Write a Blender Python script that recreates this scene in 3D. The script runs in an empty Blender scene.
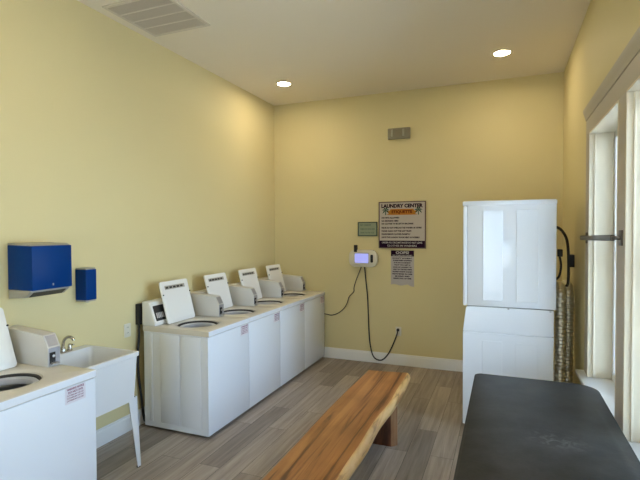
import bpy, bmesh, math, random
from mathutils import Vector, Matrix
random.seed(7)
PI = math.pi
scn = bpy.context.scene
COL = scn.collection

# ------------------------------------------------------------------ room numbers (metres)
XL, XR, YB, YF, ZC = -3.1126, 0.6222, 5.9854, -3.0, 3.5888

# ------------------------------------------------------------------ materials
def nt(name):
    m = bpy.data.materials.new(name); m.use_nodes = True
    return m, m.node_tree.nodes, m.node_tree.links, m.node_tree.nodes['Principled BSDF']

def mat(name, rgb, rough=.5, metal=0, spec=.5, coat=0, bump=0, bscale=200, vary=0, vscale=3, emit=None, estr=0):
    m, n, l, p = nt(name)
    p.inputs['Base Color'].default_value = (*rgb, 1)
    p.inputs['Roughness'].default_value = rough
    p.inputs['Metallic'].default_value = metal
    p.inputs['Specular IOR Level'].default_value = spec
    p.inputs['Coat Weight'].default_value = coat
    tc = n.new('ShaderNodeTexCoord')
    if vary:
        ns = n.new('ShaderNodeTexNoise'); ns.inputs['Scale'].default_value = vscale; ns.inputs['Detail'].default_value = 4
        l.new(tc.outputs['Object'], ns.inputs['Vector'])
        mx = n.new('ShaderNodeMix'); mx.data_type = 'RGBA'
        mx.inputs[6].default_value = (*[c*(1-vary) for c in rgb], 1); mx.inputs[7].default_value = (*[min(1, c*(1+vary)) for c in rgb], 1)
        l.new(ns.outputs['Fac'], mx.inputs[0]); l.new(mx.outputs[2], p.inputs['Base Color'])
    if bump:
        nb = n.new('ShaderNodeTexNoise'); nb.inputs['Scale'].default_value = bscale; nb.inputs['Detail'].default_value = 3
        l.new(tc.outputs['Object'], nb.inputs['Vector'])
        b = n.new('ShaderNodeBump'); b.inputs['Strength'].default_value = bump; b.inputs['Distance'].default_value = .004
        l.new(nb.outputs['Fac'], b.inputs['Height']); l.new(b.outputs['Normal'], p.inputs['Normal'])
    if emit:
        p.inputs['Emission Color'].default_value = (*emit, 1); p.inputs['Emission Strength'].default_value = estr
    return m

def srgb(r, g, b):
    f = lambda c: (c/255/12.92 if c/255 <= .04045 else ((c/255+.055)/1.055)**2.4)
    return (f(r), f(g), f(b))

M = {}
M['wall'] = mat('yellow_wall_paint', (.71, .615, .335), .62, spec=.3, bump=.12, bscale=90, vary=.02, vscale=1.2)
M['ceiling'] = mat('ceiling_paint', (.86, .79, .66), .8, spec=.2, bump=.15, bscale=150)
M['trim'] = mat('white_trim_paint', (.80, .80, .78), .35, bump=.03, bscale=60)
M['jamb'] = mat('warm_lit_jamb', (.76, .69, .54), .45, bump=.02, bscale=60)  # warm room light on the reveals is put into this colour
M['shaded_trim'] = mat('shade_toned_trim', (.50, .455, .39), .5, bump=.03, bscale=60)  # backlit shade of the room-facing trim is painted into this colour
M['appliance'] = mat('white_appliance_enamel', (.80, .83, .88), .22, spec=.5, bump=.015, bscale=14, coat=.3)
M['deck'] = mat('warm_lit_washer_deck', (.66, .62, .545), .25, bump=.02, bscale=14)  # tan glow of the warm ceiling lamps is put into the deck colour
M['lidwhite'] = mat('white_lid_enamel', (.82, .81, .78), .22)
M['console'] = mat('pale_grey_console', (.62, .60, .56), .38, bump=.03, bscale=300)
M['coin'] = mat('grey_coin_slide_metal', (.42, .42, .45), .35, metal=.6)
M['dark'] = mat('black_plastic', (.012, .012, .014), .4)
M['gap'] = mat('dark_base_metal', (.03, .03, .032), .6)
M['rubber'] = mat('black_rubber', (.02, .02, .02), .6, bump=.05)
M['steel'] = mat('stainless_steel', (.55, .55, .55), .28, metal=1, bump=.03, bscale=60)
M['chrome'] = mat('brushed_chrome', (.55, .52, .47), .2, metal=1)
M['foil'] = mat('foil_duct', (.80, .77, .68), .36, metal=1, bump=.4, bscale=60)
M['bronze'] = mat('dark_bronze_metal', (.12, .10, .08), .35, metal=.85)
M['blue'] = mat('translucent_blue_plastic', (.001, .036, .18), .35, spec=.1, vary=.05)
M['greyp'] = mat('grey_plastic', (.36, .34, .29), .4)
M['sink'] = mat('white_polypropylene', (.74, .75, .76), .4, bump=.04, bscale=120)
M['plate'] = mat('outlet_plate', (.74, .70, .58), .35)
M['kiosk'] = mat('terminal_ivory', (.72, .68, .55), .35)
M['screen'] = mat('lit_screen', (.2, .22, .5), .2, emit=(.38, .40, .95), estr=.85)
M['board'] = mat('cream_sign_board', (.52, .46, .39), .4)
M['paper'] = mat('grey_laminated_paper', (.48, .44, .42), .35)
M['purple'] = mat('dark_purple_print', (.022, .006, .024), .7, spec=.1)
M['signframe'] = mat('brown_sign_frame', (.11, .06, .05), .4)
M['orange'] = mat('orange_print', (.50, .20, .03), .7, spec=.1)
M['redprint'] = mat('dark_red_print', (.12, .012, .008), .7, spec=.1)
M['green'] = mat('palm_green_print', (.01, .07, .04), .7, spec=.1)
M['darkgreen'] = mat('dark_green_frame', (.03, .06, .04), .4)
M['palegreen'] = mat('pale_green_card', (.27, .31, .20), .5)
M['greenink'] = mat('green_grey_ink', (.08, .12, .08), .5)
M['whiteink'] = mat('white_print', (.55, .52, .50), .5)
M['sticker'] = mat('sticker_white', (.72, .68, .72), .5)
M['redink'] = mat('sticker_crimson_print', (.22, .03, .08), .5)
M['smoke'] = mat('smoke_grey_housing', (.27, .24, .16), .4)
M['smokelight'] = mat('frosted_lamp_lens', (.42, .40, .30), .3)
M['vent'] = mat('vent_grille_grey', (.68, .62, .52), .5)
M['ventback'] = mat('vent_filter_grey', (.56, .50, .42), .8)
M['lamp'] = mat('downlight_lens', (.9, .9, .85), .4, emit=(1, .83, .58), estr=155)
M['lamptrim'] = mat('downlight_trim', (.62, .56, .46), .4)
M['ground'] = mat('pale_pavement', (.46, .46, .44), .9, vary=.1)
M['agit'] = mat('grey_agitator_plastic', (.45, .46, .5), .3)

def glass_mat():
    m = bpy.data.materials.new('clear_window_glass'); m.use_nodes = True
    n, l = m.node_tree.nodes, m.node_tree.links; n.clear()
    o = n.new('ShaderNodeOutputMaterial'); t = n.new('ShaderNodeBsdfTransparent'); g = n.new('ShaderNodeBsdfGlossy')
    g.inputs['Roughness'].default_value = .02; t.inputs['Color'].default_value = (.93, .95, .94, 1)
    f = n.new('ShaderNodeFresnel'); f.inputs['IOR'].default_value = 1.45; mx = n.new('ShaderNodeMixShader')
    l.new(f.outputs[0], mx.inputs[0]); l.new(t.outputs[0], mx.inputs[1]); l.new(g.outputs[0], mx.inputs[2]); l.new(mx.outputs[0], o.inputs[0])
    return m
M['glass'] = glass_mat()

def floor_mat():
    m, n, l, p = nt('grey_oak_vinyl_plank')
    tc = n.new('ShaderNodeTexCoord'); mp = n.new('ShaderNodeMapping'); mp.inputs['Rotation'].default_value = (0, 0, PI/2)
    l.new(tc.outputs['Object'], mp.inputs['Vector'])
    br = n.new('ShaderNodeTexBrick'); br.offset = .37; br.offset_frequency = 2
    br.inputs['Scale'].default_value = 1; br.inputs['Brick Width'].default_value = 1.22; br.inputs['Row Height'].default_value = .18
    br.inputs['Mortar Size'].default_value = .0016; br.inputs['Mortar Smooth'].default_value = .2; br.inputs['Bias'].default_value = 0
    br.inputs['Color1'].default_value = (0, 0, 0, 1); br.inputs['Color2'].default_value = (1, 1, 1, 1); br.inputs['Mortar'].default_value = (.4, .4, .4, 1)
    l.new(mp.outputs[0], br.inputs['Vector'])
    # offset the grain from plank to plank
    cmb = n.new('ShaderNodeVectorMath'); cmb.operation = 'MULTIPLY'; cmb.inputs[1].default_value = (1.6, 26, 1)
    l.new(mp.outputs[0], cmb.inputs[0])
    ad = n.new('ShaderNodeVectorMath'); ad.operation = 'ADD'
    sc = n.new('ShaderNodeVectorMath'); sc.operation = 'SCALE'; sc.inputs['Scale'].default_value = 30
    l.new(br.outputs['Color'], sc.inputs[0]); l.new(cmb.outputs[0], ad.inputs[0]); l.new(sc.outputs[0], ad.inputs[1])
    ns = n.new('ShaderNodeTexNoise'); ns.inputs['Scale'].default_value = 1; ns.inputs['Detail'].default_value = 6; ns.inputs['Roughness'].default_value = .62; ns.inputs['Distortion'].default_value = .6
    l.new(ad.outputs[0], ns.inputs['Vector'])
    r1 = n.new('ShaderNodeValToRGB')
    r1.color_ramp.elements[0].position = .22; r1.color_ramp.elements[0].color = (.20, .162, .132, 1)
    r1.color_ramp.elements[1].position = .84; r1.color_ramp.elements[1].color = (.50, .425, .355, 1)
    l.new(ns.outputs['Fac'], r1.inputs[0])
    r2 = n.new('ShaderNodeValToRGB')
    r2.color_ramp.elements[0].color = (.72, .71, .70, 1); r2.color_ramp.elements[1].color = (1.18, 1.18, 1.18, 1)
    l.new(br.outputs['Color'], r2.inputs[0])
    mx = n.new('ShaderNodeMix'); mx.data_type = 'RGBA'; mx.blend_type = 'MULTIPLY'; mx.inputs[0].default_value = 1
    l.new(r1.outputs[0], mx.inputs[6]); l.new(r2.outputs[0], mx.inputs[7])
    m2 = n.new('ShaderNodeMix'); m2.data_type = 'RGBA'; m2.inputs[7].default_value = (.05, .043, .036, 1)
    l.new(br.outputs['Fac'], m2.inputs[0]); l.new(mx.outputs[2], m2.inputs[6]); l.new(m2.outputs[2], p.inputs['Base Color'])
    p.inputs['Roughness'].default_value = .42; p.inputs['Specular IOR Level'].default_value = .4
    b = n.new('ShaderNodeBump'); b.inputs['Strength'].default_value = .25; b.inputs['Distance'].default_value = .002
    l.new(ns.outputs['Fac'], b.inputs['Height']); l.new(b.outputs['Normal'], p.inputs['Normal'])
    return m
M['floor'] = floor_mat()

def wood_mat(name, c0, c1, c2, scale=(14, 1.1, 14), rough=.38):
    m, n, l, p = nt(name)
    tc = n.new('ShaderNodeTexCoord'); mp = n.new('ShaderNodeMapping'); mp.inputs['Scale'].default_value = scale
    l.new(tc.outputs['Object'], mp.inputs['Vector'])
    ns = n.new('ShaderNodeTexNoise'); ns.inputs['Scale'].default_value = 1; ns.inputs['Detail'].default_value = 7; ns.inputs['Roughness'].default_value = .6; ns.inputs['Distortion'].default_value = .7
    l.new(mp.outputs[0], ns.inputs['Vector'])
    r = n.new('ShaderNodeValToRGB'); e = r.color_ramp.elements
    e[0].position = .36; e[0].color = (*c0, 1); e[1].position = .68; e[1].color = (*c2, 1)
    k = e.new(.47); k.color = (*c1, 1)
    l.new(ns.outputs['Fac'], r.inputs[0])
    n2 = n.new('ShaderNodeTexNoise'); n2.inputs['Scale'].default_value = 2.2; n2.inputs['Detail'].default_value = 3
    l.new(tc.outputs['Object'], n2.inputs['Vector'])
    mx = n.new('ShaderNodeMix'); mx.data_type = 'RGBA'; mx.blend_type = 'MULTIPLY'; mx.inputs[0].default_value = .5
    r2 = n.new('ShaderNodeValToRGB'); r2.color_ramp.elements[0].position = .35; r2.color_ramp.elements[0].color = (.55, .5, .42, 1); r2.color_ramp.elements[1].position = .6; r2.color_ramp.elements[1].color = (1.1, 1.1, 1.1, 1)
    l.new(n2.outputs['Fac'], r2.inputs[0]); l.new(r.outputs[0], mx.inputs[6]); l.new(r2.outputs[0], mx.inputs[7]); l.new(mx.outputs[2], p.inputs['Base Color'])
    p.inputs['Roughness'].default_value = rough; p.inputs['Coat Weight'].default_value = .15; p.inputs['Coat Roughness'].default_value = .3
    b = n.new('ShaderNodeBump'); b.inputs['Strength'].default_value = .2; b.inputs['Distance'].default_value = .003
    l.new(ns.outputs['Fac'], b.inputs['Height']); l.new(b.outputs['Normal'], p.inputs['Normal'])
    return m
M['wood'] = wood_mat('oiled_slab_heartwood', (.11, .036, .011), (.34, .132, .036), (.48, .22, .066), scale=(20, .75, 20))
M['sap'] = wood_mat('pale_live_edge_sapwood', (.30, .15, .05), (.62, .36, .13), (.74, .49, .21), scale=(22, 3, 22))
M['legwood'] = wood_mat('dark_bench_leg_wood', (.07, .022, .012), (.15, .05, .022), (.25, .09, .035), scale=(14, 14, 1.5))

M['legedge'] = wood_mat('bench_leg_edge_wood', (.16, .07, .03), (.32, .16, .07), (.42, .23, .11), scale=(14, 14, 1.5))

def table_mat():
    m, n, l, p = nt('black_scuffed_vinyl')
    tc = n.new('ShaderNodeTexCoord')
    n1 = n.new('ShaderNodeTexNoise'); n1.inputs['Scale'].default_value = 3.2; n1.inputs['Detail'].default_value = 9; n1.inputs['Roughness'].default_value = .7
    l.new(tc.outputs['Object'], n1.inputs['Vector'])
    r = n.new('ShaderNodeValToRGB'); r.color_ramp.elements[0].position = .4; r.color_ramp.elements[0].color = (.006, .0075, .008, 1)
    r.color_ramp.elements[1].position = .75; r.color_ramp.elements[1].color = (.038, .040, .042, 1)
    l.new(n1.outputs['Fac'], r.inputs[0])
    # chalky rub mark with a shape of its own
    mp = n.new('ShaderNodeMapping'); mp.vector_type = 'TEXTURE'; mp.inputs['Location'].default_value = (.05, -.02, 0); mp.inputs['Scale'].default_value = (.17, .13, 3); mp.inputs['Rotation'].default_value = (0, 0, -.3)
    l.new(tc.outputs['Object'], mp.inputs['Vector'])
    g = n.new('ShaderNodeTexGradient'); g.gradient_type = 'SPHERICAL'; l.new(mp.outputs[0], g.inputs[0])
    n2 = n.new('ShaderNodeTexNoise'); n2.inputs['Scale'].default_value = 22; n2.inputs['Detail'].default_value = 6; n2.inputs['Distortion'].default_value = 1.5
    l.new(tc.outputs['Object'], n2.inputs['Vector'])
    r3 = n.new('ShaderNodeValToRGB'); r3.color_ramp.elements[0].position = .45; r3.color_ramp.elements[1].position = .75
    l.new(n2.outputs['Fac'], r3.inputs[0])
    mu = n.new('ShaderNodeMath'); mu.operation = 'MULTIPLY'; l.new(g.outputs['Fac'], mu.inputs[0]); l.new(r3.outputs[0], mu.inputs[1])
    mx = n.new('ShaderNodeMix'); mx.data_type = 'RGBA'; mx.inputs[7].default_value = (.16, .16, .17, 1)
    l.new(mu.outputs[0], mx.inputs[0]); l.new(r.outputs[0], mx.inputs[6]); l.new(mx.outputs[2], p.inputs['Base Color'])
    p.inputs['Roughness'].default_value = .5; p.inputs['Specular IOR Level'].default_value = .35
    b = n.new('ShaderNodeBump'); b.inputs['Strength'].default_value = .12; b.inputs['Distance'].default_value = .003
    n3 = n.new('ShaderNodeTexNoise'); n3.inputs['Scale'].default_value = 60; l.new(tc.outputs['Object'], n3.inputs['Vector'])
    l.new(n3.outputs['Fac'], b.inputs['Height']); l.new(b.outputs['Normal'], p.inputs['Normal'])
    return m
M['table'] = table_mat()

# ------------------------------------------------------------------ mesh helpers
def new(): return bmesh.new()

def box(bm, x0, x1, y0, y1, z0, z1, bev=0, seg=2, mi=0, rot=None):
    g = bmesh.ops.create_cube(bm, size=1)
    vs = g['verts']
    for v in vs:
        v.co = Vector(((x0+x1)/2+v.co.x*(x1-x0), (y0+y1)/2+v.co.y*(y1-y0), (z0+z1)/2+v.co.z*(z1-z0)))
    if bev:
        es = list({e for v in vs for e in v.link_edges})
        r = bmesh.ops.bevel(bm, geom=es, offset=bev, segments=seg, profile=.5, affect='EDGES')
        vs = list({v for f in r['faces'] for v in f.verts} | {v for v in vs if v.is_valid})
    fs = {f for v in vs for f in v.link_faces}
    for f in fs: f.material_index = mi
    if rot: bmesh.ops.transform(bm, matrix=rot, verts=vs)
    return vs

def prism(bm, pts, a0, a1, axis='y', bev=0, mi=0):
    """polygon pts extruded along axis. for axis y: pts are (x,z); x: (y,z); z: (x,y)"""
    def P(p, a):
        return {'y': (p[0], a, p[1]), 'x': (a, p[0], p[1]), 'z': (p[0], p[1], a)}[axis]
    A = [bm.verts.new(P(p, a0)) for p in pts]; B = [bm.verts.new(P(p, a1)) for p in pts]
    fs = [bm.faces.new(A), bm.faces.new(B[::-1])]
    for i in range(len(pts)):
        j = (i+1) % len(pts); fs.append(bm.faces.new((A[i], B[i], B[j], A[j])))
    bmesh.ops.recalc_face_normals(bm, faces=fs)
    for f in fs: f.material_index = mi
    if bev:
        es = list({e for f in fs for e in f.edges})
        bmesh.ops.bevel(bm, geom=es, offset=bev, segments=2, profile=.5, affect='EDGES')

def rrect(x0, x1, y0, y1, r, n=6):
    pts = []
    for cx, cy, a in ((x1-r, y1-r, 0), (x0+r, y1-r, PI/2), (x0+r, y0+r, PI), (x1-r, y0+r, 1.5*PI)):
        for k in range(n+1):
            t = a+k*PI/2/n; pts.append((cx+r*math.cos(t), cy+r*math.sin(t)))
    return pts

def lathe(bm, prof, c=(0, 0, 0), n=32, axis='z', mi=0, cap=True):
    rings = []
    for r, h in prof:
        ring = []
        for k in range(n):
            t = 2*PI*k/n; u, v = r*math.cos(t), r*math.sin(t)
            q = {'z': (u, v, h), 'y': (u, h, v), 'x': (h, u, v)}[axis]
            ring.append(bm.verts.new(Vector(q)+Vector(c)))
        rings.append(ring)
    fs = []
    for A, B in zip(rings, rings[1:]):
        for k in range(n):
            j = (k+1) % n; fs.append(bm.faces.new((A[k], A[j], B[j], B[k])))
    if cap:
        for rg in (rings[0], rings[-1]): fs.append(bm.faces.new(rg))
    bmesh.ops.recalc_face_normals(bm, faces=fs)
    for f in fs: f.material_index = mi

def spline(pts, sub=8):
    P = [Vector(p) for p in pts]
    if len(P) < 3: return P
    out = []
    for i in range(len(P)-1):
        a = P[max(i-1, 0)]; b = P[i]; c = P[i+1]; d = P[min(i+2, len(P)-1)]
        for k in range(sub):
            t = k/sub
            out.append(.5*((2*b)+(c-a)*t+(2*a-5*b+4*c-d)*t*t+(-a+3*b-3*c+d)*t**3))
    out.append(P[-1]); return out

def tube(bm, pts, r, n=10, sub=8, rfun=None, smooth=True):
    P = spline(pts, sub) if smooth else [Vector(p) for p in pts]
    rings = []; up = Vector((0, 0, 1)); prev = None
    for i, p in enumerate(P):
        d = (P[min(i+1, len(P)-1)]-P[max(i-1, 0)]).normalized()
        if prev is None:
            s = d.cross(up if abs(d.z) < .9 else Vector((1, 0, 0))).normalized()
        else:
            s = (prev-d*prev.dot(d)).normalized()
        prev = s; t = d.cross(s)
        rr = rfun(i) if rfun else r
        rings.append([bm.verts.new(p+s*rr*math.cos(2*PI*k/n)+t*rr*math.sin(2*PI*k/n)) for k in range(n)])
    fs = []
    for A, B in zip(rings, rings[1:]):
        for k in range(n):
            j = (k+1) % n; fs.append(bm.faces.new((A[k], A[j], B[j], B[k])))
    fs.append(bm.faces.new(rings[0])); fs.append(bm.faces.new(rings[-1]))
    bmesh.ops.recalc_face_normals(bm, faces=fs)

def obj(name, bm, m, parent=None, loc=None, smooth=35, kind=None, label=None):
    me = bpy.data.meshes.new(name); bm.to_mesh(me); bm.free()
    for x in (m if isinstance(m, (list, tuple)) else [m]): me.materials.append(M[x] if isinstance(x, str) else x)
    if smooth:
        me.shade_smooth(); me.set_sharp_from_angle(angle=math.radians(smooth))
    o = bpy.data.objects.new(name, me); COL.objects.link(o)
    if parent: o.parent = parent
    if loc: o.location = loc
    if kind: o['kind'] = kind
    if label: o['label'] = label
    return o

def thing(name, label, cat, loc=(0, 0, 0), rz=0, group=None):
    o = bpy.data.objects.new(name, None); o.empty_display_size = .1; COL.objects.link(o)
    o.location = loc; o.rotation_euler = (0, 0, rz); o['label'] = label; o['category'] = cat
    if group: o['group'] = group
    return o

def tag(o, label, cat, group=None):
    o['label'] = label; o['category'] = cat
    if group: o['group'] = group
    return o

def text(bm, s, x, z, h, w=None, y=0, align='L', ext=.0008, bold=.02, face='-y'):
    """add lettering to bm in the xz plane facing -y: cap height h, fitted to width w"""
    cu = bpy.data.curves.new('lettering', 'FONT'); cu.body = s; cu.size = 1; cu.extrude = 0; cu.offset = bold; cu.resolution_u = 2
    to = bpy.data.objects.new('lettering', cu)
    COL.objects.link(to)
    dg = bpy.context.evaluated_depsgraph_get(); dg.update()
    me = bpy.data.meshes.new_from_object(to.evaluated_get(dg))
    xs = [v.co.x for v in me.vertices]; ys = [v.co.y for v in me.vertices]
    sx0, sx1, sy0, sy1 = min(xs), max(xs), min(ys), max(ys)
    sz = h/(sy1-sy0); sx = (w/(sx1-sx0)) if w else sz
    W = (sx1-sx0)*sx
    ox = x if align == 'L' else x-W/2
    for v in me.vertices:
        u, t = ox+(v.co.x-sx0)*sx, z+(v.co.y-sy0)*sz
        v.co = Vector((u, y, t)) if face == '-y' else Vector((y, u, t))
    bm.from_mesh(me)
    bpy.data.objects.remove(to); bpy.data.meshes.remove(me); bpy.data.curves.remove(cu)

def copy_tree(o, parent=None):
    c = o.copy(); COL.objects.link(c)
    if parent: c.parent = parent
    for ch in [k for k in bpy.data.objects if k.parent == o and k is not c]:
        copy_tree(ch, c)
    return c

def struct(name, bm, m, smooth=None, parent=None):
    o = obj(name, bm, m, parent=parent, smooth=smooth or 0)
    o['kind'] = 'structure'
    return o

# ------------------------------------------------------------------ the room
T = .26     # wall thickness at the windows
b = new(); box(b, XL-.15, XR+T, YF-.15, YB+.15, -.12, 0); struct('floor', b, 'floor')
b = new(); box(b, XL-.15, XR+T, YF-.15, YB+.15, ZC, ZC+.12); struct('ceiling', b, 'ceiling')
b = new(); box(b, XL-.15, XL, YF-.15, YB+.15, 0, ZC); struct('wall_left', b, 'wall')
b = new(); box(b, XL, XR, YB, YB+.15, 0, ZC); struct('wall_back', b, 'wall')
# right wall with window openings
ZS, ZT = .62, 2.54
wins = [(3.15, 4.14), (2.01, 2.96), (-.95, .05), (-2.2, -1.2)]  # openings beside and behind the camera are unseen, added to brighten the room
b = new()
edges = [YF-.15]
for y0, y1 in sorted(wins): edges += [y0, y1]
edges.append(YB+.15)
for i in range(0, len(edges), 2): box(b, XR, XR+T, edges[i], edges[i+1], 0, ZC)
for y0, y1 in wins:
    box(b, XR, XR+T, y0, y1, 0, ZS-.03); box(b, XR, XR+T, y0, y1, ZT, ZC)
struct('wall_right', b, 'wall')
# front wall (behind the camera) with an unseen glazed double door added for brightness
DX0, DX1, DZ = -1.6, .1, 2.3
b = new()
box(b, XL, DX0, YF-.15, YF, 0, ZC); box(b, DX1, XR, YF-.15, YF, 0, ZC); box(b, DX0, DX1, YF-.15, YF, DZ, ZC)
struct('wall_front', b, 'wall')
b = new()
for x0, x1 in ((DX0, (DX0+DX1)/2), ((DX0+DX1)/2, DX1)):
    box(b, x0, x0+.1, YF-.09, YF-.045, 0.01, DZ); box(b, x1-.1, x1, YF-.09, YF-.045, 0.01, DZ)
    box(b, x0+.1, x1-.1, YF-.09, YF-.045, 0.01, .26); box(b, x0+.1, x1-.1, YF-.09, YF-.045, DZ-.12, DZ)
d1 = struct('added_door', b, 'trim')
b = new(); box(b, DX0+.1, DX1-.1, YF-.072, YF-.066, .26, DZ-.12); struct('glass', b, 'glass', parent=d1)

# windows: frame, sash, glass, deep painted reveals
for k, (y0, y1) in enumerate(wins):
    b = new()
    fx0, fx1 = XR+.155, XR+.245
    for (a0, a1, c0, c1) in ((y0, y0+.045, ZS, ZT), (y1-.045, y1, ZS, ZT), (y0+.045, y1-.045, ZS, ZS+.06), (y0+.045, y1-.045, ZT-.06, ZT)):
        box(b, fx0, fx1, a0, a1, c0, c1, .004, 1)
    zm = (ZS+ZT)/2
    box(b, fx0+.03, fx1-.02, y0+.045, y1-.045, zm-.025, zm+.025, .004, 1)
    w = struct('window_%d' % (k+1), b, 'trim', 30)
    b = new(); box(b, XR+.20, XR+.206, y0+.045, y1-.045, ZS+.06, ZT-.06); struct('glass', b, 'glass', parent=w)

# trims around the two joined window groups
def casing_group(n, ys, ye, opens):
    b = new()
    # header board, crown and side casings, mullion faces (proud of the wall)
    box(b, XR-.010, XR, ys-.16, ye+.16, ZT+.0, 2.665, .002, 1)
    for i, (o0, o1) in enumerate(opens):
        nxt = opens[i+1][0] if i+1 < len(opens) else None
        if nxt is not None: box(b, XR-.010, XR, o1, nxt, ZS, ZT, .002, 1)
    box(b, XR-.010, XR, ys-.15, ys, ZS, ZT, .002, 1); box(b, XR-.010, XR, ye, ye+.15, ZS, ZT, .002, 1)
    struct('trim_%d' % n, b, 'shaded_trim', 30)
    b = new()
    prism(b, [(XR, 2.665), (XR-.014, 2.665), (XR-.016, 2.68), (XR-.022, 2.70), (XR-.030, 2.725), (XR-.032, 2.735), (XR-.032, 2.75), (XR, 2.75)], ys-.17, ye+.17)
    struct('trim_%d' % (n+1), b, 'shaded_trim', 30)
    # white jamb liners in the reveals, warm light put into their colour
    b = new()
    for o0, o1 in opens:
        box(b, XR-.012, XR+.155, o1-.012, o1+.001, ZS, ZT, .002, 1); box(b, XR-.012, XR+.155, o0-.001, o0+.012, ZS, ZT, .002, 1)
        box(b, XR-.012, XR+.155, o0+.012, o1-.012, ZT-.012, ZT+.001, .002, 1)
        box(b, XR+.022, XR+.034, o1-.020, o1-.011, ZS, ZT-.012, .002, 1)
    struct('trim_%d' % (n+2), b, 'jamb', 30)
    b = new(); box(b, XR-.068, XR+.16, ys-.19, ye+.19, ZS-.032, ZS, .008, 2)
    box(b, XR-.010, XR, ys-.15, ye+.15, ZS-.12, ZS-.032, .003, 1)
    struct('trim_%d' % (n+3), b, 'trim', 30)
casing_group(1, 2.01, 4.14, [(2.01, 2.96), (3.15, 4.14)])
casing_group(5, -2.2, .05, [(-2.2, -1.2), (-.95, .05)])  # trims of the unseen added windows

# baseboards with a small moulded top
prof = [(0, 0), (.016, 0), (.016, .112), (.013, .122), (.009, .128), (.009, .138), (.004, .144), (0, .144)]
b = new(); prism(b, [(XL+x, z) for x, z in prof], YF, YB, 'y'); struct('baseboard_left', b, 'trim', 30)
b = new(); prism(b, [(YB-x, z) for x, z in prof], XL+.016, XR-.016, 'x'); struct('baseboard_back', b, 'trim', 30)
b = new(); prism(b, [(XR-x, z) for x, z in prof], YF, YB, 'y'); struct('baseboard_right', b, 'trim', 30)

# outside
b = new(); box(b, -30, 40, -30, 40, -.5, -.16)
o = obj('ground', b, 'ground', smooth=0); o['kind'] = 'structure'

# ------------------------------------------------------------------ washers
# local: x back(-) .. front(+), y along the row, origin at base centre
HW, HD, DZK = .3385, .355, .92
def plate_hole(bm, x0, x1, y0, y1, cx, cy, r, z0, z1, n=64, fillet=.012):
    angs = [2*PI*k/n for k in range(n)]
    for px, py in ((x0, y0), (x0, y1), (x1, y0), (x1, y1)): angs.append(math.atan2(py-cy, px-cx) % (2*PI))
    angs = sorted(set(round(a, 7) for a in angs))
    def out(a):
        dx, dy = math.cos(a), math.sin(a); t = 1e9
        if dx > 1e-9: t = min(t, (x1-cx)/dx)
        if dx < -1e-9: t = min(t, (x0-cx)/dx)
        if dy > 1e-9: t = min(t, (y1-cy)/dy)
        if dy < -1e-9: t = min(t, (y0-cy)/dy)
        return cx+dx*t, cy+dy*t
    def ins(p, d):   # inset the outer point
        return (min(max(p[0], x0+d), x1-d), min(max(p[1], y0+d), y1-d))
    rows = [[(*out(a), z0) for a in angs], [(*out(a), z1-.01) for a in angs], [(*ins(out(a), .003), z1-.003) for a in angs], [(*ins(out(a), .01), z1) for a in angs]]
    for rr, zz in ((r+.03, z1), (r+.018, z1-.002), (r+.006, z1-.008), (r, z1-.02), (r, z0)):
        rows.append([(cx+rr*math.cos(a), cy+rr*math.sin(a), zz) for a in angs])
    V = [[bm.verts.new(q) for q in row] for row in rows]; fs = []
    m = len(angs); V.append(V[0])
    for A, B in zip(V, V[1:]):
        for i in range(m):
            j = (i+1) % m; fs.append(bm.faces.new((A[i], A[j], B[j], B[i])))
    bmesh.ops.recalc_face_normals(bm, faces=fs)

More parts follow.
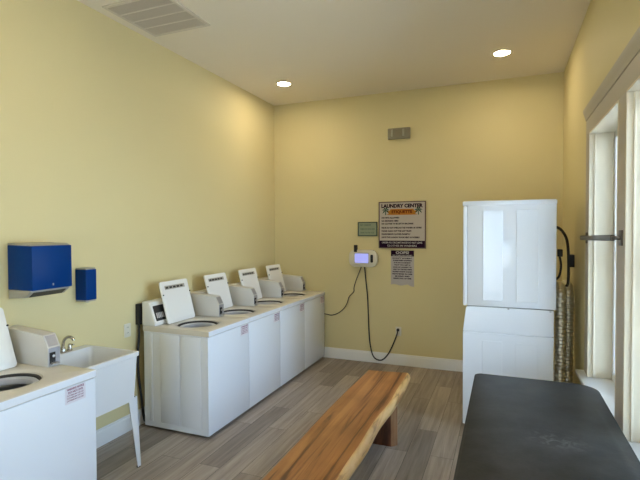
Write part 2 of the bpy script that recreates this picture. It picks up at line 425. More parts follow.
CX, CR = .04, .185
def make_washer(label, CY=-.055, ly0=-.234, bx=.065, stk=(.515, .66), lean=15):
    t = thing('washing_machine', label, 'washing machine')
    b = new()    # cabinet: open box shell
    x0, x1, y0, y1 = -HD+.01, HD-.014, -HW+.0055, HW-.0005
    box(b, x0, x1, y0, y0+.012, .02, DZK-.04, .003, 1); box(b, x0, x1, y1-.012, y1, .02, DZK-.04, .003, 1)
    box(b, x0, x0+.012, y0+.012, y1-.012, .035, DZK-.04); box(b, x0, x1, y0+.012, y1-.012, .035, .045)
    for s in (-1, 1):        # pressed vertical ribs on the side panels
        for xa, xb in ((-.285, -.245), (-.16, .048), (.07, .275)):
            ya, yb = (y0-.005, y0+.001) if s < 0 else (y1-.001, y1+.0016)
            if s > 0: continue
            box(b, xa, xb, ya, yb, .07, .865, .004, 2)
    obj('cabinet', b, 'appliance', t)
    b = new(); box(b, HD-.014, HD, -HW+.001, HW-.001, .024, DZK-.045, .005, 3); obj('front_panel', b, 'appliance', t)
    b = new(); box(b, x0+.03, HD-.03, y0+.02, y1-.02, .012, .034); obj('base_frame', b, 'gap', t)
    for sx in (-.29, .29):
        for sy in (-.28, .28):
            b = new(); lathe(b, [(.02, 0), (.022, .004), (.018, .012), (.008, .012), (.008, .02)], (sx, sy, 0), 16); obj('foot', b, 'rubber', t)
    b = new(); plate_hole(b, -HD+.005, HD+.006, -HW+.0003, HW-.0003, CX, CY, CR, DZK-.04, DZK+.008); obj('deck', b, 'deck', t)
    b = new(); box(b, HD-.004, HD+.007, -HW+.0005, HW-.0005, DZK-.038, DZK+.0035, .002, 1); obj('deck_trim', b, 'appliance', t)
    b = new(); lathe(b, [(CR-.002, DZK-.022), (CR-.004, DZK-.05), (CR+.02, DZK-.08), (CR+.03, DZK-.09), (CR+.03, .42), (.0, .42)], (CX, CY, 0), 48, cap=False)
    tb = obj('tub', b, 'steel', t)
    b = new(); lathe(b, [(CR-.001, DZK-.012), (CR-.004, DZK-.008), (CR-.013, DZK-.014), (CR-.014, DZK-.03), (CR-.002, DZK-.04)], (CX, CY, 0), 48, cap=False)
    obj('gasket', b, 'rubber', tb)
    b = new(); lathe(b, [(CR-.012, DZK-.03), (CR-.02, DZK-.022), (CR-.045, DZK-.03), (CR-.052, DZK-.045), (CR-.05, DZK-.06), (CR-.02, DZK-.07)], (CX, CY, 0), 48, cap=False)
    obj('balance_ring', b, 'agit', tb)
    b = new(); lathe(b, [(.11, .42), (.07, .48), (.045, .56), (.038, .74), (.03, .78), (.001, .785)], (CX, CY, 0), 32, cap=False)
    for k in range(4):
        a = k*PI/2+.4; c, s = math.cos(a), math.sin(a)
        R = Matrix.Translation((CX, CY, 0)) @ Matrix.Rotation(a, 4, 'Z')
        box(b, .03, .09, -.006, .006, .43, .62, .003, 1, rot=R)
    obj('agitator', b, 'agit', t)
    # open lid, hinged at the back of the opening and leaning back
    ly1 = ly0+.392
    hx, hz, ang, L = -.146, DZK+.013, math.radians(lean), .392
    Rm = Matrix.Translation((hx, 0, hz)) @ Matrix.Rotation(-ang, 4, 'Y')   # local z up the lid, x out of it
    b = new()
    prism(b, rrect(ly0, ly1, 0, L, .022), -.016, 0, 'x', bev=.003)
    prism(b, rrect(ly0+.03, ly1-.03, .035, L-.075, .02), -.001, .0015, 'x')
    bmesh.ops.transform(b, matrix=Rm, verts=b.verts)
    ld = obj('lid', b, 'lidwhite', t)
    b = new(); box(b, .0006, .0022, ly0+.05, ly1-.06, L-.078, L-.042, .0005, 1)
    bmesh.ops.transform(b, matrix=Rm, verts=b.verts); obj('lid_label', b, 'greyp', ld)
    b = new()
    for q in range(5):
        yy = ly0+.062+q*.051; box(b, .0024, .0032, yy, yy+.036, L-.070, L-.052)
    bmesh.ops.transform(b, matrix=Rm, verts=b.verts); obj('lid_lettering', b, 'dark', ld)
    for yy in (ly0+.012, ly1-.002):
        b = new(); lathe(b, [(.006, -.004), (.007, .006), (.004, .009)], (0, yy, L-.125), 12, axis='x')
        bmesh.ops.transform(b, matrix=Rm, verts=b.verts); obj('bumper', b, 'dark', ld)
    for yy in (ly0+.03, ly1-.05):
        b = new(); lathe(b, [(.007, 0), (.007, .02)], (hx-.01, yy, DZK+.015), 12, axis='y'); obj('hinge', b, 'chrome', t)
    # control console along the rear
    b = new(); cy0, cy1 = -HW+.0, -HW+.36
    prism(b, [(-HD, DZK+.009), (-.213, DZK+.009), (-.210, DZK+.03), (-.273, DZK+.205), (-.284, DZK+.218), (-HD, DZK+.225)], cy0, cy1, 'y', bev=.004)
    cs = obj('console', b, 'lidwhite', t)
    a = math.atan2(.063, .175)
    Rc = Matrix.Translation((-.210, 0, DZK+.03)) @ Matrix.Rotation(-a, 4, 'Y')
    b = new(); prism(b, rrect(cy0+.004, cy1-.01, .004, .178, .012), -.002, .006, 'x', bev=.002)
    bmesh.ops.transform(b, matrix=Rc, verts=b.verts); obj('fascia', b, 'lidwhite', cs)
    b = new(); prism(b, rrect(cy0+.022, cy0+.30, .02, .162, .01), .004, .0075, 'x', bev=.001)
    bmesh.ops.transform(b, matrix=Rc, verts=b.verts); dp = obj('display', b, 'dark', cs)
    for q in range(5):
        b = new(); yy = cy0+.04+q*.02
        prism(b, rrect(yy, yy+.014, .045, .095, .004), .007, .0092, 'x'); bmesh.ops.transform(b, matrix=Rc, verts=b.verts); obj('button', b, 'whiteink', dp)
    # coin meter box at the right end
    b = new(); my0, my1 = -HW+.585, -HW+.674
    prism(b, [(-HD, DZK+.009), (bx, DZK+.009), (bx, DZK+.13), (bx-.042, DZK+.208), (-HD, DZK+.235)], my0, my1, 'y', bev=.003)
    mb = obj('coin_box', b, 'console', t)
    b = new(); box(b, bx, bx+.003, my0+.006, my1-.006, DZK+.018, DZK+.128, .001, 1); obj('coin_panel', b, 'coin', mb)
    b = new(); box(b, bx+.003, bx+.007, my0+.01, my1-.04, DZK+.03, DZK+.10, .001, 1); obj('coin_slot', b, 'dark', mb)
    b = new(); box(b, bx+.003, bx+.026, my0+.014, my1-.026, DZK+.022, DZK+.036, .002, 1); obj('coin_slide', b, 'steel', mb)
    b = new(); lathe(b, [(.009, bx+.006), (.009, bx+.012), (.003, bx+.014)], (0, (my0+my1)/2-.01, DZK+.075), 14, axis='x'); obj('coin_button', b, 'steel', mb)
    b = new(); q = math.atan2(.042, .077)
    Rq = Matrix.Translation((bx, 0, DZK+.13)) @ Matrix.Rotation(-q, 4, 'Y')
    box(b, 0, .0025, my0+.01, my1-.01, .008, .08, .001, 1, rot=Rq); obj('instruction_plate', b, 'coin', mb)
    # notice sticker on the front
    a0, a1 = -HW+stk[0], -HW+stk[1]; sw_ = a1-a0
    b = new(); prism(b, rrect(a0, a1, .775, .872, .003, 2), HD-.0005, HD+.0009, 'x')
    st = obj('sticker', b, 'sticker', t)
    b = new()
    text(b, 'WARNING NOTICE', a0+.012, .853, .013, sw_-.024, HD+.0013, face='x', bold=.04)
    text(b, 'DO NOT DYE', a0+.02, .834, .013, sw_-.04, HD+.0013, face='x', bold=.04)
    for q in range(3): text(b, 'CUSTOMERS MAY USE ONLY', a0+.012, .819-q*.015, .009, sw_-.024, HD+.0013, face='x', bold=.02)
    obj('lettering', b, 'redink', st, smooth=0)
    return t

W0, WW, WF = 3.2453, .6791, -2.3292
names = ['white coin washing machine nearest in the wall row, black display and open lid',
         'white coin washing machine second from the sink in the row of four',
         'white coin washing machine third from the sink in the row of four',
         'white coin washing machine in the far corner against the yellow back wall']
w1 = make_washer(names[0]); w1.location = (WF-HD, W0+WW/2, 0); w1['group'] = 'row of coin washing machines'
for k in range(1, 4):
    c = copy_tree(w1); c['label'] = names[k]; c.location = (WF-HD, W0+WW*(k+.5), 0)
c = make_washer('white coin washing machine standing alone left of the laundry sink', CY=-.015, ly0=-.197, bx=.055, stk=(.46, .60), lean=20)
c.location = (-2.358-HD, 2.118-HW, 0)

# ------------------------------------------------------------------ laundry sink
sx0, sx1, sy0, sy1, sz = -3.098, -2.553, 2.128, 2.692, .88
t = thing('laundry_sink', 'white plastic laundry tub on four splayed legs beside single washer', 'sink', ((sx0+sx1)/2, (sy0+sy1)/2, 0))
ox, oy = (sx0+sx1)/2, (sy0+sy1)/2; hx, hy = (sx1-sx0)/2, (sy1-sy0)/2
b = new()
def ringv(x0, x1, y0, y1, z, r): return [b.verts.new((x, y, z)) for x, y in rrect(x0, x1, y0, y1, r, 5)]
R_ = [ringv(-hx+.03, hx-.012, -hy+.03, hy-.03, .52, .03), ringv(-hx+.012, hx-.003, -hy+.012, hy-.012, .845, .015), ringv(-hx, hx, -hy, hy, .848, .008), ringv(-hx, hx, -hy, hy, sz-.003, .008),
      ringv(-hx+.003, hx-.003, -hy+.003, hy-.003, sz, .008), ringv(-hx+.085, hx-.02, -hy+.02, hy-.02, sz, .03), ringv(-hx+.088, hx-.024, -hy+.024, hy-.024, sz-.008, .03),
      ringv(-hx+.115, hx-.045, -hy+.05, hy-.05, .56, .05)]
fs = []
for A, B in zip(R_, R_[1:]):
    for i in range(len(A)):
        j = (i+1) % len(A); fs.append(b.faces.new((A[i], A[j], B[j], B[i])))
fs.append(b.faces.new(R_[0])); fs.append(b.faces.new(R_[-1]))
bmesh.ops.recalc_face_normals(b, faces=fs)
obj('basin', b, 'sink', t, smooth=40)
for ax in (-1, 1):
    for ay in (-1, 1):
        b = new()
        # L-shaped tapering pressed leg
        def P(u, v, z): return (ax*u, ay*v, z)
        for w_ in (0, 1):
            top, bot = .085, .028
            if w_ == 0: pts = [(hx-.012, hy-.014, .54), (hx-.012, hy-.014-top, .54), (hx, hy+.004-bot, 0.006), (hx, hy+.004, 0.006)]; off = (-.006, 0)
            else: pts = [(hx-.012, hy-.014, .54), (hx-.012-top, hy-.014, .54), (hx-bot, hy+.004, 0.006), (hx, hy+.004, 0.006)]; off = (0, -.006)
            A = [b.verts.new(P(*p)) for p in pts]; B = [b.verts.new(P(p[0]+off[0], p[1]+off[1], p[2])) for p in pts]
            fs = [b.faces.new(A), b.faces.new(B[::-1])]
            for i in range(4):
                j = (i+1) % 4; fs.append(b.faces.new((A[i], B[i], B[j], A[j])))
            bmesh.ops.recalc_face_normals(b, faces=fs)
        lg = obj('leg', b, 'sink', t)
        b = new(); lathe(b, [(.014, 0), (.014, .006), (.009, .01)], (ax*(hx-.012), ay*(hy-.01), 0), 12); obj('foot', b, 'rubber', lg)
b = new(); lathe(b, [(.03, .561), (.03, .565), (.018, .562)], (0, 0, 0), 20); obj('drain', b, 'steel', t)
b = new(); tube(b, [(0, 0, .555), (0, 0, .40), (-.02, 0, .34), (-.08, 0, .32), (-.13, 0, .36), (-.20, 0, .38), (-.265, 0, .38)], .02, 12); obj('drain_pipe', b, 'sink', t)

t = thing('sink_faucet', 'chrome gooseneck faucet on the back ledge of the laundry sink', 'faucet', (sx0+.045, 2.45, sz))
b = new(); prism(b, rrect(-.022, .022, -.075, .075, .02), 0, .012, 'z', bev=.003); obj('base_plate', b, 'chrome', t)
b = new(); tube(b, [(0, 0, .01), (0, .002, .06), (.006, .006, .09), (.024, .016, .112), (.046, .028, .114), (.062, .036, .100), (.066, .038, .088)], .011, 14); lathe(b, [(.02, .01), (.017, .035), (.013, .04)], (0, 0, 0), 20); obj('spout', b, 'chrome', t)
for s in (-1, 1):
    b = new(); lathe(b, [(.016, .01), (.015, .035), (.012, .048), (.004, .052)], (0, s*.058, 0), 18)
    box(b, -.008, .045, s*.058-.006, s*.058+.006, .045, .055, .003, 2); obj('handle', b, 'chrome', t)

# ------------------------------------------------------------------ wall dispensers
t = thing('paper_towel_dispenser', 'large blue paper towel dispenser with grey base on yellow left wall', 'dispenser', (XL, 2.24, 1.33))
b = new(); prism(b, [(.0, .062), (.24, .062), (.238, .358), (.0, .364)], -.15, .15, 'y', bev=.006); obj('cover', b, 'blue', t)
b = new(); prism(b, [(0, .364), (.228, .358), (.20, .371), (.0, .377)], -.148, .148, 'y', bev=.003); obj('top_cap', b, 'greyp', t, label='grey sloping top cap')
b = new(); prism(b, [(0, 0), (.16, .012), (.215, .05), (.215, .062), (0, .062)], -.147, .147, 'y', bev=.003); ch = obj('chute', b, 'greyp', t)
b = new(); q = math.atan2(.055, .038)
box(b, 0, .055, -.12, .12, -.002, .004, .001, 1, rot=Matrix.Translation((.166, 0, .014)) @ Matrix.Rotation(-math.atan2(.038, .055), 4, 'Y')); obj('paper_slot', b, 'dark', ch)
b = new(); box(b, -.0, .006, -.02, .02, .352, .36); b.free()
b = new(); prism(b, [(.239, .085), (.2408, .085), (.2408, .10), (.239, .10)], -.005, .005, 'y'); obj('window_mark', b, 'greyp', t)

t = thing('soap_dispenser', 'small narrow blue soap dispenser right of the large blue dispenser', 'dispenser', (XL, 2.663, 1.235))
b = new(); prism(b, rrect(0, .118, -.05, .05, .008, 3), .012, .25, 'z', bev=.003); obj('cover', b, 'blue', t)
b = new(); prism(b, rrect(0, .112, -.047, .047, .008, 3), .25, .262, 'z', bev=.002); obj('top_cap', b, 'greyp', t)
b = new(); prism(b, rrect(0, .112, -.047, .047, .008, 3), 0, .012, 'z', bev=.002); lathe(b, [(.012, -.01), (.012, .0)], (.07, 0, 0), 14); obj('nozzle_base', b, 'greyp', t)

# ------------------------------------------------------------------ outlets
def outlet(name, label, loc, rz, cat='outlet'):
    t = thing(name, label, cat, loc, rz)      # faces local -y
    b = new(); prism(b, rrect(-.037, .037, -.06, .06, .006, 3), -.006, 0, 'y', bev=.0015); pl = obj('cover_plate', b, 'plate', t)
    for z in (-.024, .024):
        b = new(); prism(b, rrect(-.017, .017, z-.015, z+.015, .008, 3), -.0085, -.005, 'y'); sk = obj('socket', b, 'plate', pl)
        b = new()
        for x in (-.007, .007): box(b, x-.0015, x+.0015, -.009, -.0082, z-.001, z+.008)
        obj_ = obj('slot', b, 'dark', t)
    return t
outlet('wall_outlet', 'ivory electrical outlet on left wall between sink and washers', (XL, 3.14, .90), PI/2)
outlet('wall_outlet', 'ivory electrical outlet low on back wall with black plug in it', (-1.292, YB, .445), 0)

# black box and hoses behind the first washer
t = thing('outlet_box', 'black junction box on left wall behind the first row washer', 'box', (XL, 3.29, .93))
b = new(); box(b, 0, .045, -.05, .05, 0, .19, .004, 2); obj('housing', b, 'dark', t)
b = new(); box(b, .045, .05, -.035, .035, .03, .16, .002, 1); obj('cover_plate', b, 'rubber', t)
b = new(); tube(b, [(XL+.022, 3.262, .93), (XL+.023, 3.255, .8), (XL+.03, 3.235, .68), (XL+.028, 3.24, .5), (XL+.03, 3.27, .25), (XL+.03, 3.30, .06), (XL+.032, 3.33, .014), (XL+.034, 3.40, .012)], .011, 10)
tag(obj('water_hose', b, 'rubber'), 'black hose hanging down the wall in the gap left of the first row washer', 'hose')

# ------------------------------------------------------------------ signs on the back wall
def px(u): return -1.554+(u-379)*.01313
def pz(v): return 2.153-(v-202)*.01330
t = thing('laundry_rules_sign', 'framed laundry center sign with orange banner and palm trees', 'sign', (-1.2455, YB, 1.541))
X0, Z0 = -1.2455, 1.541
def loc_bm(): return new()
b = new(); box(b, -.3085, .3085, -.012, 0, 0, .612, .002, 1); obj('board', b, 'board', t)
b = new()
for q in ((-.3095, -.297, 0, .612), (.297, .3095, 0, .612), (-.297, .297, 0, .012), (-.297, .297, .6, .612)): box(b, q[0], q[1], -.018, -.001, q[2], q[3], .002, 1)
obj('frame', b, 'signframe', t)
b = new(); box(b, -.297, .297, -.0135, -.0115, .012, .1, 0); ft = obj('footer_panel', b, 'purple', t)
b = new(); text(b, 'UNDER NO CIRCUMSTANCES DO NOT LEAVE', 0, .062, .024, .53, -.0145, 'C'); text(b, 'CLOTHES IN WASHERS', 0, .022, .024, .39, -.0145, 'C'); obj('footer_lettering', b, 'whiteink', ft, smooth=0)
b = new(); text(b, 'LAUNDRY CENTER', 0, .530, .052, .545, -.0130, 'C', bold=.055); obj('title_lettering', b, 'purple', t, smooth=0)
b = new()
prism(b, [(-.175, .455), (-.19, .495), (-.165, .49), (-.15, .515), (.15, .515), (.165, .49), (.19, .495), (.175, .455), (.205, .44), (.12, .437), (-.12, .437), (-.205, .44)], -.0136, -.0115, 'y')
bn = obj('banner', b, 'orange', t)
b = new(); text(b, 'ETIQUETTE', 0, .452, .046, .27, -.0142, 'C', bold=.04); obj('banner_lettering', b, 'redprint', bn, smooth=0)
for s in (-1, 1):
    b = new()
    x = s*.215
    prism(b, [(x-.006, .438), (x+.006, .438), (x+s*-.002+.004, .5), (x-.004, .5)], -.0136, -.0115, 'y')
    for k in range(6):
        a = math.radians(-35+k*50); c, sn = math.cos(a), math.sin(a); l_ = .055
        p0 = (x, .5); p1 = (x+c*l_*.5-sn*.010, .5+sn*l_*.5+c*.010); p2 = (x+c*l_, .5+sn*l_-.012); p3 = (x+c*l_*.5+sn*.008, .5+sn*l_*.5-c*.008)
        try: prism(b, [p0, p3, p2, p1], -.0138-.0001*k, -.0118, 'y')
        except ValueError: pass
    obj('palm_print', b, 'green', t, smooth=0)
b = new()
lines = [('NO PETS ALLOWED', 18, 217.9), ('NO SMOKING HERE', 17, 221), ('NO CLOTHES TO BE LEFT IN MACHINES', 32, 223.8), ('PLEASE DO NOT OVERLOAD THE WASHERS OR DRYERS', 40, 227.8),
         ('PLEASE CLEAN OUT THE LINT TRAPS', 30, 231), ('PLEASE REMOVE CLOTHES PROMPTLY', 29, 234.1), ('LEAVE THE LAUNDRY ROOM NEAT AS POSSIBLE', 38, 237.2)]
for s, wpx, v in lines: text(b, s, px(382)-X0, pz(v)-Z0-.0105, .021, wpx*.01313, -.0130, bold=.055)
obj('rules_lettering', b, 'purple', t, smooth=0)

# oops sheet
t = thing('oops_notice', 'unframed grey OOPS! notice sheet hanging below the framed rules sign', 'notice', (-1.2405, YB, 1.06))
b = new()
pts = []
for k in range(13):
    u = -.1515+.303*k/12; pts.append((u, .008*math.sin(k*.9)+(-.012 if k > 9 else 0)))
pts += [(.1515, .452), (-.1515, .452)]
prism(b, pts, -.003, 0, 'y'); obj('sheet', b, 'paper', t, smooth=0)
b = new(); box(b, -.1515, .1515, -.0042, -.0028, .376, .452); hp = obj('header_panel', b, 'purple', t)
b = new(); text(b, 'OOPS!', 0, .405, .038, .175, -.005, 'C', bold=.04); text(b, 'DID SOMEONE FORGET', 0, .382, .013, .26, -.005, 'C', bold=.03); obj('header_lettering', b, 'whiteink', hp, smooth=0)
b = new()
for k, (s, w_) in enumerate([("DON'T WORRY", .26), ('SOMETIMES HAPPENS', .245), ('IT IS AN ACCIDENT', .22), ('THAT YOU LEFT A', .215), ('LOAD OF LAUNDRY TO', .245), ('WAIT IN THE MACHINE', .25), ('PLEASE CHECK AGAIN', .255), ('MACHINES IN USE', .26), ('BE KIND AND', .19), ('RESPECTFUL OF TIME', .235)]):
    text(b, s, 0, .342-k*.0295, .0165, w_, -.0038, 'C', bold=.055)
obj('body_lettering', b, 'purple', t, smooth=0)

# small green notice
t = thing('green_notice', 'small green framed card left of the framed rules sign', 'notice', (-1.7105, YB, 1.70))
b = new(); box(b, -.1345, .1345, -.010, 0, 0, .19, .002, 1); obj('card', b, 'palegreen', t)
b = new()
for q in ((-.1355, -.122, 0, .19), (.122, .1355, 0, .19), (-.122, .122, 0, .013), (-.122, .122, .177, .19)): box(b, q[0], q[1], -.015, -.001, q[2], q[3], .002, 1)
obj('frame', b, 'darkgreen', t)
b = new(); text(b, 'NO CREDIT', -.10, .138, .020, .15, -.0108, bold=.02)
b2 = ['CARDS OR COINS HERE', 'THANK YOU FOR YOUR']
text(b, b2[0], -.10, .085, .020, .20, -.0108, bold=.02); text(b, b2[1], -.10, .035, .020, .19, -.0108, bold=.02)
obj('lettering', b, 'greenink', t, smooth=0)

# payment terminal
t = thing('payment_terminal', 'ivory wall mounted payment terminal with glowing blue screen and short antenna', 'terminal', (-1.765, YB, 1.285))
b = new(); prism(b, rrect(-.198, .198, 0, .232, .085, 8), -.05, 0, 'y', bev=.01)
obj('housing', b, 'kiosk', t)
b = new(); prism(b, rrect(-.118, .085, .052, .188, .004, 2), -.0525, -.049, 'y'); bz = obj('bezel', b, 'coin', t)
b = new(); prism(b, rrect(-.11, .077, .058, .18, .003, 2), -.054, -.0515, 'y'); obj('screen', b, 'screen', bz, label='lit blue display')
b = new()
for k in range(4): box(b, -.09, -.03+.03*(k % 2), -.0546, -.0538, .15-k*.025, .158-k*.025)
b.free()
b = new(); prism(b, rrect(.108, .142, .062, .168, .012, 4), -.058, -.049, 'y', bev=.002); obj('card_reader', b, 'dark', t)
b = new(); box(b, -.125, -.08, -.056, -.02, .20, .295, .006, 2); obj('antenna', b, 'dark', t)

# its cords
yc = YB-.012
b = new(); tube(b, [(-1.745, yc-.02, 1.287), (-1.735, yc-.01, 1.15), (-1.712, yc, .9), (-1.702, yc, .705), (-1.69, yc, .40), (-1.672, yc-.005, .235), (-1.635, yc-.012, .10), (-1.575, yc-.02, .05), (-1.50, yc-.02, .055), (-1.43, yc-.012, .13), (-1.375, yc-.008, .235), (-1.32, yc-.014, .37), (-1.294, yc-.035, .445), (-1.293, yc-.025, .462)], .0085, 8)
tl = (1.765, -YB, -1.285)
pc = obj('power_cord', b, 'rubber', t, tl)
b = new(); box(b, -1.308, -1.276, YB-.05, YB-.009, .452, .486, .005, 2); obj('plug', b, 'dark', pc)
b = new(); tube(b, [(-1.79, yc-.02, 1.287), (-1.83, yc, 1.20), (-1.87, yc, 1.10), (-1.90, yc, 1.00), (-1.905, yc, .94), (-1.97, yc, .87), (-2.0, yc, .78), (-2.05, yc, .70), (-2.13, yc, .635), (-2.22, yc, .60), (-2.30, yc, .607), (-2.40, yc, .62)], .006, 8)
obj('network_cable', b, 'rubber', t, tl)

# emergency light
t = thing('emergency_light', 'small smoky grey emergency light high on the back wall', 'light', (-1.28, YB, 2.965))
b = new(); box(b, -.145, .145, -.05, 0, 0, .14, .008, 2); obj('housing', b, 'smoke', t)
b = new(); box(b, -.05, .05, -.056, -.049, .02, .12, .004, 1); obj('centre_panel', b, 'smoke', t)
for x in (-.085, .06):
    b = new(); box(b, x-.013, x+.013, -.062, -.048, .03, .122, .006, 2); obj('lamp_head', b, 'smokelight', t)

# ------------------------------------------------------------------ ceiling
t = thing('ceiling_vent', 'square grey return air grille in the ceiling near the left wall', 'vent', (-2.70, 3.115, ZC))
h = .305
b = new()
for q in ((-h, -h+.03, -h, h), (h-.03, h, -h, h), (-h+.03, h-.03, -h, -h+.03), (-h+.03, h-.03, h-.03, h)): box(b, q[0], q[1], q[2], q[3], -.014, 0, .003, 1)
obj('frame', b, 'vent', t)
for k in range(1, 4):
    b = new(); y = -h+.03+k*(2*h-.06)/4; box(b, -h+.03, h-.03, y-.008, y+.008, -.012, -.001, .002, 1); obj('crossbar', b, 'vent', t)
b = new(); box(b, -h+.02, h-.02, -h+.02, h-.02, -.003, 0); obj('filter_backing', b, 'ventback', t)
b = new()
n_ = 44
for k in range(n_):
    x = -h+.035+(2*h-.07)*(k+.5)/n_
    box(b, x-.0045, x+.0045, -h+.03, h-.03, -.0095, -.0035, 0)
obj('louvers', b, 'ventback', t, smooth=0)

def downlight(label, x, y):
    t = thing('recessed_light', label, 'ceiling light', (x, y, ZC), group='recessed ceiling lights')
    b = new(); lathe(b, [(.098, 0), (.098, -.004), (.092, -.009), (.078, -.008), (.076, 0)], (0, 0, 0), 40, cap=False); obj('trim_ring', b, 'lamptrim', t)
    b = new(); lathe(b, [(.0765, -.001), (.0765, -.004), (.06, -.0055), (.001, -.006)], (0, 0, 0), 40, cap=False); obj('lens', b, 'lamp', t)
downlight('lit recessed ceiling light near the left wall above the washers', -2.53, 5.13)
downlight('lit recessed ceiling light near the right wall above the stacked dryer', -.033, 5.09)
downlight('added unseen recessed light over the sink side behind the view', -2.53, 1.1)  # lights from here on are unseen, added to brighten the room
downlight('added unseen recessed light over the table side behind the view', -.033, 1.1)
downlight('added unseen recessed light near the door on the dispenser wall side', -2.53, -1.4)
downlight('added unseen recessed light near the door on the window wall side', -.033, -1.4)

# ------------------------------------------------------------------ stacked dryer (faces left)
SX0, SX1, SY0, SD = -.345, .405, 4.3125, .68
ox, oy = (SX0+SX1)/2, SY0+SD/2
t = thing('stacked_dryer', 'tall white stacked laundry machine standing near the window corner', 'dryer', (ox, oy, 0))
hx, hy = .375, SD/2
b = new()   # lower cabinet with sloping control nose
prism(b, [(-hx, .03), (-hx, .868), (hx-.016, .868), (hx-.016, .03)], -hy, hy, 'y', bev=.003)
box(b, -hx+.01, hx-.03, -hy+.01, hy-.01, .86, .88)
prism(b, [(-hx, .874), (-hx+.026, 1.085), (-hx+.033, 1.098), (hx-.016, 1.098), (hx-.016, .874)], -hy, hy, 'y', bev=.003)
for xa, xb in ((-.208, -.045), (.065, .24)):
    box(b, xa, xb, -hy-.003, -hy+.001, .10, .80, .002, 1)
obj('lower_cabinet', b, 'appliance', t, smooth=0)
b = new()
box(b, -hx+.035, hx, -hy, hy, 1.104, 2.0, .006, 2)
for xa, xb in ((-.208, -.045), (.065, .24)):
    box(b, xa, xb, -hy-.003, -hy+.001, 1.155, 1.955, .002, 1)
obj('upper_cabinet', b, 'appliance', t)
b = new(); prism(b, rrect(-hx, -hx+.033, 1.104, 1.995, .012, 4), -hy, hy, 'y', bev=.003); fp = obj('upper_front_panel', b, 'appliance', t)
b = new(); prism(b, [(-hx-.004, 1.998), (hx+.003, 1.998), (hx+.003, 2.03), (hx-.01, 2.038), (-hx+.006, 2.038), (-hx-.004, 2.03)], -hy-.004, hy+.004, 'y', bev=.003); obj('top_cap', b, 'appliance', t)
b = new(); box(b, -hx+.03, hx-.03, -hy+.01, hy-.01, .01, .03); obj('base_frame', b, 'gap', t)
b = new(); box(b, -.004, .012, -hy-.006, -hy+.002, 1.086, 1.098, .002, 1); box(b, hx-.05, hx-.035, -hy-.005, -hy+.002, 1.083, 1.093, .001, 1); obj('stacking_clip', b, 'coin', t)
for zc, nm in ((1.52, 'upper_door'), (.47, 'lower_door')):
    b = new(); prism(b, rrect(-.22, .22, zc-.23, zc+.23, .06), -hx-.004, -hx+.006, 'x', bev=.003)
    dr = obj('door', b, 'appliance', t)
    b = new(); box(b, -hx-.006, -hx-.002, -.2, -.15, zc-.05, zc+.05, .001, 1); obj('door_handle', b, 'greyp', dr)
b = new(); box(b, -hx-.003, -hx+.004, -.28, .28, 1.83, 1.95, .002, 1); obj('control_panel', b, 'console', t)

# exhaust ducts (corrugated)
td = t
def duct(label, pts, r):
    b = new(); Q = spline(pts, 60); P = [Q[0]]
    for q in Q[1:]:
        while (q-P[-1]).length > .0068: P.append(P[-1]+(q-P[-1]).normalized()*.0065)
    tube(b, P, r, 24, smooth=False, rfun=lambda i: r*(.91+.09*math.cos(2*PI*i/5)))
    return tag(obj('dryer_duct', b, 'foil', smooth=60), label, 'duct')
duct('silver corrugated exhaust duct directly behind the stacked dryer', [(.47, 4.62, .055), (.468, 4.62, .4), (.472, 4.615, .8), (.468, 4.62, 1.1), (.47, 4.64, 1.19), (.475, 4.72, 1.24), (.475, 4.82, 1.25)], .048)
duct('silver corrugated exhaust duct beside the right wall with elbow at top', [(.556, 4.86, .05), (.554, 4.86, .4), (.557, 4.86, .8), (.555, 4.86, 1.1), (.555, 4.87, 1.18), (.555, 4.94, 1.235), (.555, 5.05, 1.24)], .050)
b = new(); lathe(b, [(.05, -.085), (.05, -.01), (.065, -.01), (.065, 0)], (XR, 5.02, 1.09), 28, axis='x'); tag(obj('duct_collar', b, 'foil'), 'round silver duct collar on right wall beside the elbow', 'duct collar')

# cords behind the dryer
b = new(); tube(b, [(.421, 4.55, 1.80), (.435, 4.56, 1.80), (.475, 4.6, 1.77), (.515, 4.65, 1.70), (.535, 4.7, 1.60), (.545, 4.75, 1.45), (.545, 4.77, 1.30), (.53, 4.76, 1.26)], .012, 10)
obj('power_cord', b, 'rubber', td, (-ox, -oy, 0))
b = new(); tube(b, [(.475, 4.78, 1.535), (.487, 4.78, 1.45), (.47, 4.74, 1.36), (.435, 4.7, 1.33), (.424, 4.66, 1.40), (.422, 4.63, 1.56), (.42, 4.6, 1.66)], .010, 10)
pc = obj('control_cable', b, 'rubber', td, (-ox, -oy, 0))
b = new(); box(b, .455, .50, 4.76, 4.80, 1.53, 1.60, .008, 2); obj('plug', b, 'dark', pc)
t = thing('power_receptacle', 'black power receptacle on right wall behind the stacked dryer', 'outlet', (XR, 5.02, 1.42))
b = new(); box(b, -.05, 0, -.05, .05, 0, .12, .006, 2); obj('housing', b, 'dark', t)
b = new(); lathe(b, [(.035, -.056), (.035, -.05)], (0, 0, .06), 20, axis='x'); obj('socket', b, 'rubber', t)

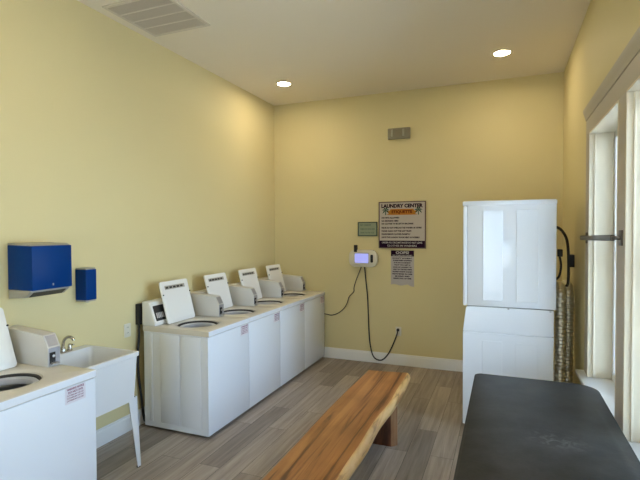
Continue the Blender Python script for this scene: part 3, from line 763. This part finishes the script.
# ------------------------------------------------------------------ wooden bench
t = thing('slab_bench', 'live edge wooden slab bench standing in middle of floor', 'bench', (-.96, 3.05, 0))
b = new()
NY = 48; y0, y1 = 1.85, 4.20
_m = math
rows = []
for i in range(NY+1):
    s = i/NY; y = y0+(y1-y0)*s
    xr = -.822+.007*_m.sin(9*s+1)+.004*_m.sin(21*s)-.012*max(0, s-.9)*10*.6
    xl = -1.205+.006*_m.sin(8*s)+.03*max(0, s-.75)
    q = .034+.006*_m.sin(15*s+2)
    yy = y-3.05
    sec = [(xl+.012, .38), (xl, .40), (xl-.002, .445), (xl+.006, .458), (xl+.18, .461), (xr-.1, .461), (xr-.004, .46), (xr+q*.35, .452), (xr+q*.8, .432), (xr+q, .41), (xr+q*.85, .39), (xr+q*.3, .375), (xr-.05, .372), (xl+.2, .375)]
    rows.append([b.verts.new((x+.96, yy+(.05*max(0, (x+1.0)/.2)-.012)*s**10, z)) for x, z in sec])
ns_ = len(rows[0])
for A, B in zip(rows, rows[1:]):
    for k in range(ns_):
        j = (k+1) % ns_; f = b.faces.new((A[k], A[j], B[j], B[k])); f.material_index = 1 if k in (6, 7, 8, 9, 10) else 0
b.faces.new(rows[0]); b.faces.new(rows[-1])
bmesh.ops.recalc_face_normals(b, faces=b.faces)
obj('seat', b, ['wood', 'sap'], t, smooth=50)
for yl in (3.69, 2.26):
    b = new(); yy = yl-3.05
    prism(b, [(-.17, yy), (.10, yy), (.125, yy+.02), (.145, yy+.045), (.14, yy+.08), (-.17, yy+.08)], 0, .378, 'z', bev=.003)
    for f in b.faces:
        if f.calc_center_median().x > .101: f.material_index = 1
    obj('leg', b, ['legwood', 'legedge'], t)

# ------------------------------------------------------------------ black table
t = thing('folding_table', 'long black topped table beside the windows with rounded corners', 'table', (.186, 2.50, 0))
tx0, tx1, ty0, ty1, tz = -.192, .562, 1.2, 3.455, .76
b = new()
pts = []
rl, rr = .05, .13
for cx, cy, a, r in ((tx1-rr, ty1-rr, 0, rr), (tx0+rl, ty1-rl, PI/2, rl), (tx0+rl, ty0+rl, PI, rl), (tx1-rr, ty0+rr, 1.5*PI, rr)):
    for k in range(9):
        q = a+k*PI/16; pts.append((cx+r*math.cos(q)-.186, cy+r*math.sin(q)-2.5))
prism(b, pts, tz-.038, tz, 'z', bev=.006); obj('tabletop', b, 'table', t)
b = new()
for q in ((-.30, .30, -1.15, -1.12), (-.30, .30, .80, .83), (-.30, -.27, -1.12, .80), (.27, .30, -1.12, .80)): box(b, q[0], q[1], q[2], q[3], tz-.065, tz-.038, .003, 1)
obj('apron', b, 'dark', t)
for x in (-.27, .27):
    for y in (-1.08, .74):
        b = new(); tube(b, [(x, y, tz-.066), (x, y, .02)], .014, 12, smooth=False); lg = obj('leg', b, 'coin', t)
        b = new(); lathe(b, [(.019, 0), (.019, .02), (.015, .028)], (x, y, 0), 14); obj('foot', b, 'rubber', lg)

# ------------------------------------------------------------------ rail across the far window
t = thing('window_rail', 'dark bronze metal rail with square end brackets across the far window', 'rail', (XR-.010, 3.66, 1.725))
t.rotation_euler = (-.018, 0, 0)
b = new(); box(b, -.050, -.028, -.60, .54, -.018, .018, .004, 2); obj('bar', b, 'bronze', t)
for s, yy in ((-1, -.585), (1, .545)):
    b = new(); yc_ = -.615 if s < 0 else .555
    box(b, -.006, 0, yc_-.04, yc_+.04, -.044, .044, .003, 2); pl = obj('bracket', b, 'bronze', t)
    b = new(); box(b, -.048, -.005, yc_-.011, yc_+.011, -.011, .011, .003, 1); obj('bracket_arm', b, 'bronze', pl)

# ------------------------------------------------------------------ light
w = bpy.data.worlds.new('sky'); scn.world = w; w.use_nodes = True
n, l = w.node_tree.nodes, w.node_tree.links
bg = n['Background']
tc = n.new('ShaderNodeTexCoord'); sp = n.new('ShaderNodeSeparateXYZ'); rp = n.new('ShaderNodeValToRGB')
l.new(tc.outputs['Generated'], sp.inputs[0]); l.new(sp.outputs['Z'], rp.inputs[0])
rp.color_ramp.elements[0].position = 0; rp.color_ramp.elements[0].color = (.60, .79, 1, 1)
rp.color_ramp.elements[1].position = .7; rp.color_ramp.elements[1].color = (.42, .62, 1, 1)
l.new(rp.outputs[0], bg.inputs['Color']); bg.inputs['Strength'].default_value = 12.5

for k, (y0, y1) in enumerate(wins):
    la = bpy.data.lights.new('window_portal', 'AREA'); la.shape = 'RECTANGLE'; la.size = ZT-ZS; la.size_y = y1-y0
    la.cycles.is_portal = True
    o = bpy.data.objects.new('window_portal', la); COL.objects.link(o)
    o.location = (XR+.25, (y0+y1)/2, (ZS+ZT)/2); o.rotation_euler = (0, PI/2, 0)
la = bpy.data.lights.new('door_portal', 'AREA'); la.shape = 'RECTANGLE'; la.size = DX1-DX0; la.size_y = DZ; la.cycles.is_portal = True
o = bpy.data.objects.new('door_portal', la); COL.objects.link(o); o.location = ((DX0+DX1)/2, YF-.14, DZ/2); o.rotation_euler = (PI/2, 0, 0)

sl = bpy.data.lights.new('sun', 'SUN'); sl.energy = 45; sl.angle = .01; sl.color = (1, .95, .86)
so = bpy.data.objects.new('sun', sl); COL.objects.link(so); so.rotation_euler = (0, math.radians(-32), math.radians(20))
# ------------------------------------------------------------------ camera
cd = bpy.data.cameras.new('camera'); cam = bpy.data.objects.new('camera', cd); COL.objects.link(cam)
cd.sensor_fit = 'HORIZONTAL'; cd.sensor_width = 36; cd.lens = 459.89*36/640; cd.clip_start = .02
yaw, pitch, roll = .3817, -.0226, -.0038
fw = Vector((-math.sin(yaw)*math.cos(pitch), math.cos(yaw)*math.cos(pitch), math.sin(pitch)))
rt = Vector((math.cos(yaw), math.sin(yaw), 0)); up = rt.cross(fw)
r2 = rt*math.cos(roll)+up*math.sin(roll); u2 = -rt*math.sin(roll)+up*math.cos(roll)
mtx = Matrix((r2, u2, -fw)).transposed().to_4x4(); mtx.translation = (0, 0, 1.7896)
cam.matrix_world = mtx
scn.camera = cam
scn.view_settings.view_transform = 'Standard'; scn.view_settings.look = 'None'
scn.view_settings.gamma = 1; scn.view_settings.use_curve_mapping = False
scn.view_settings.exposure = 0.0
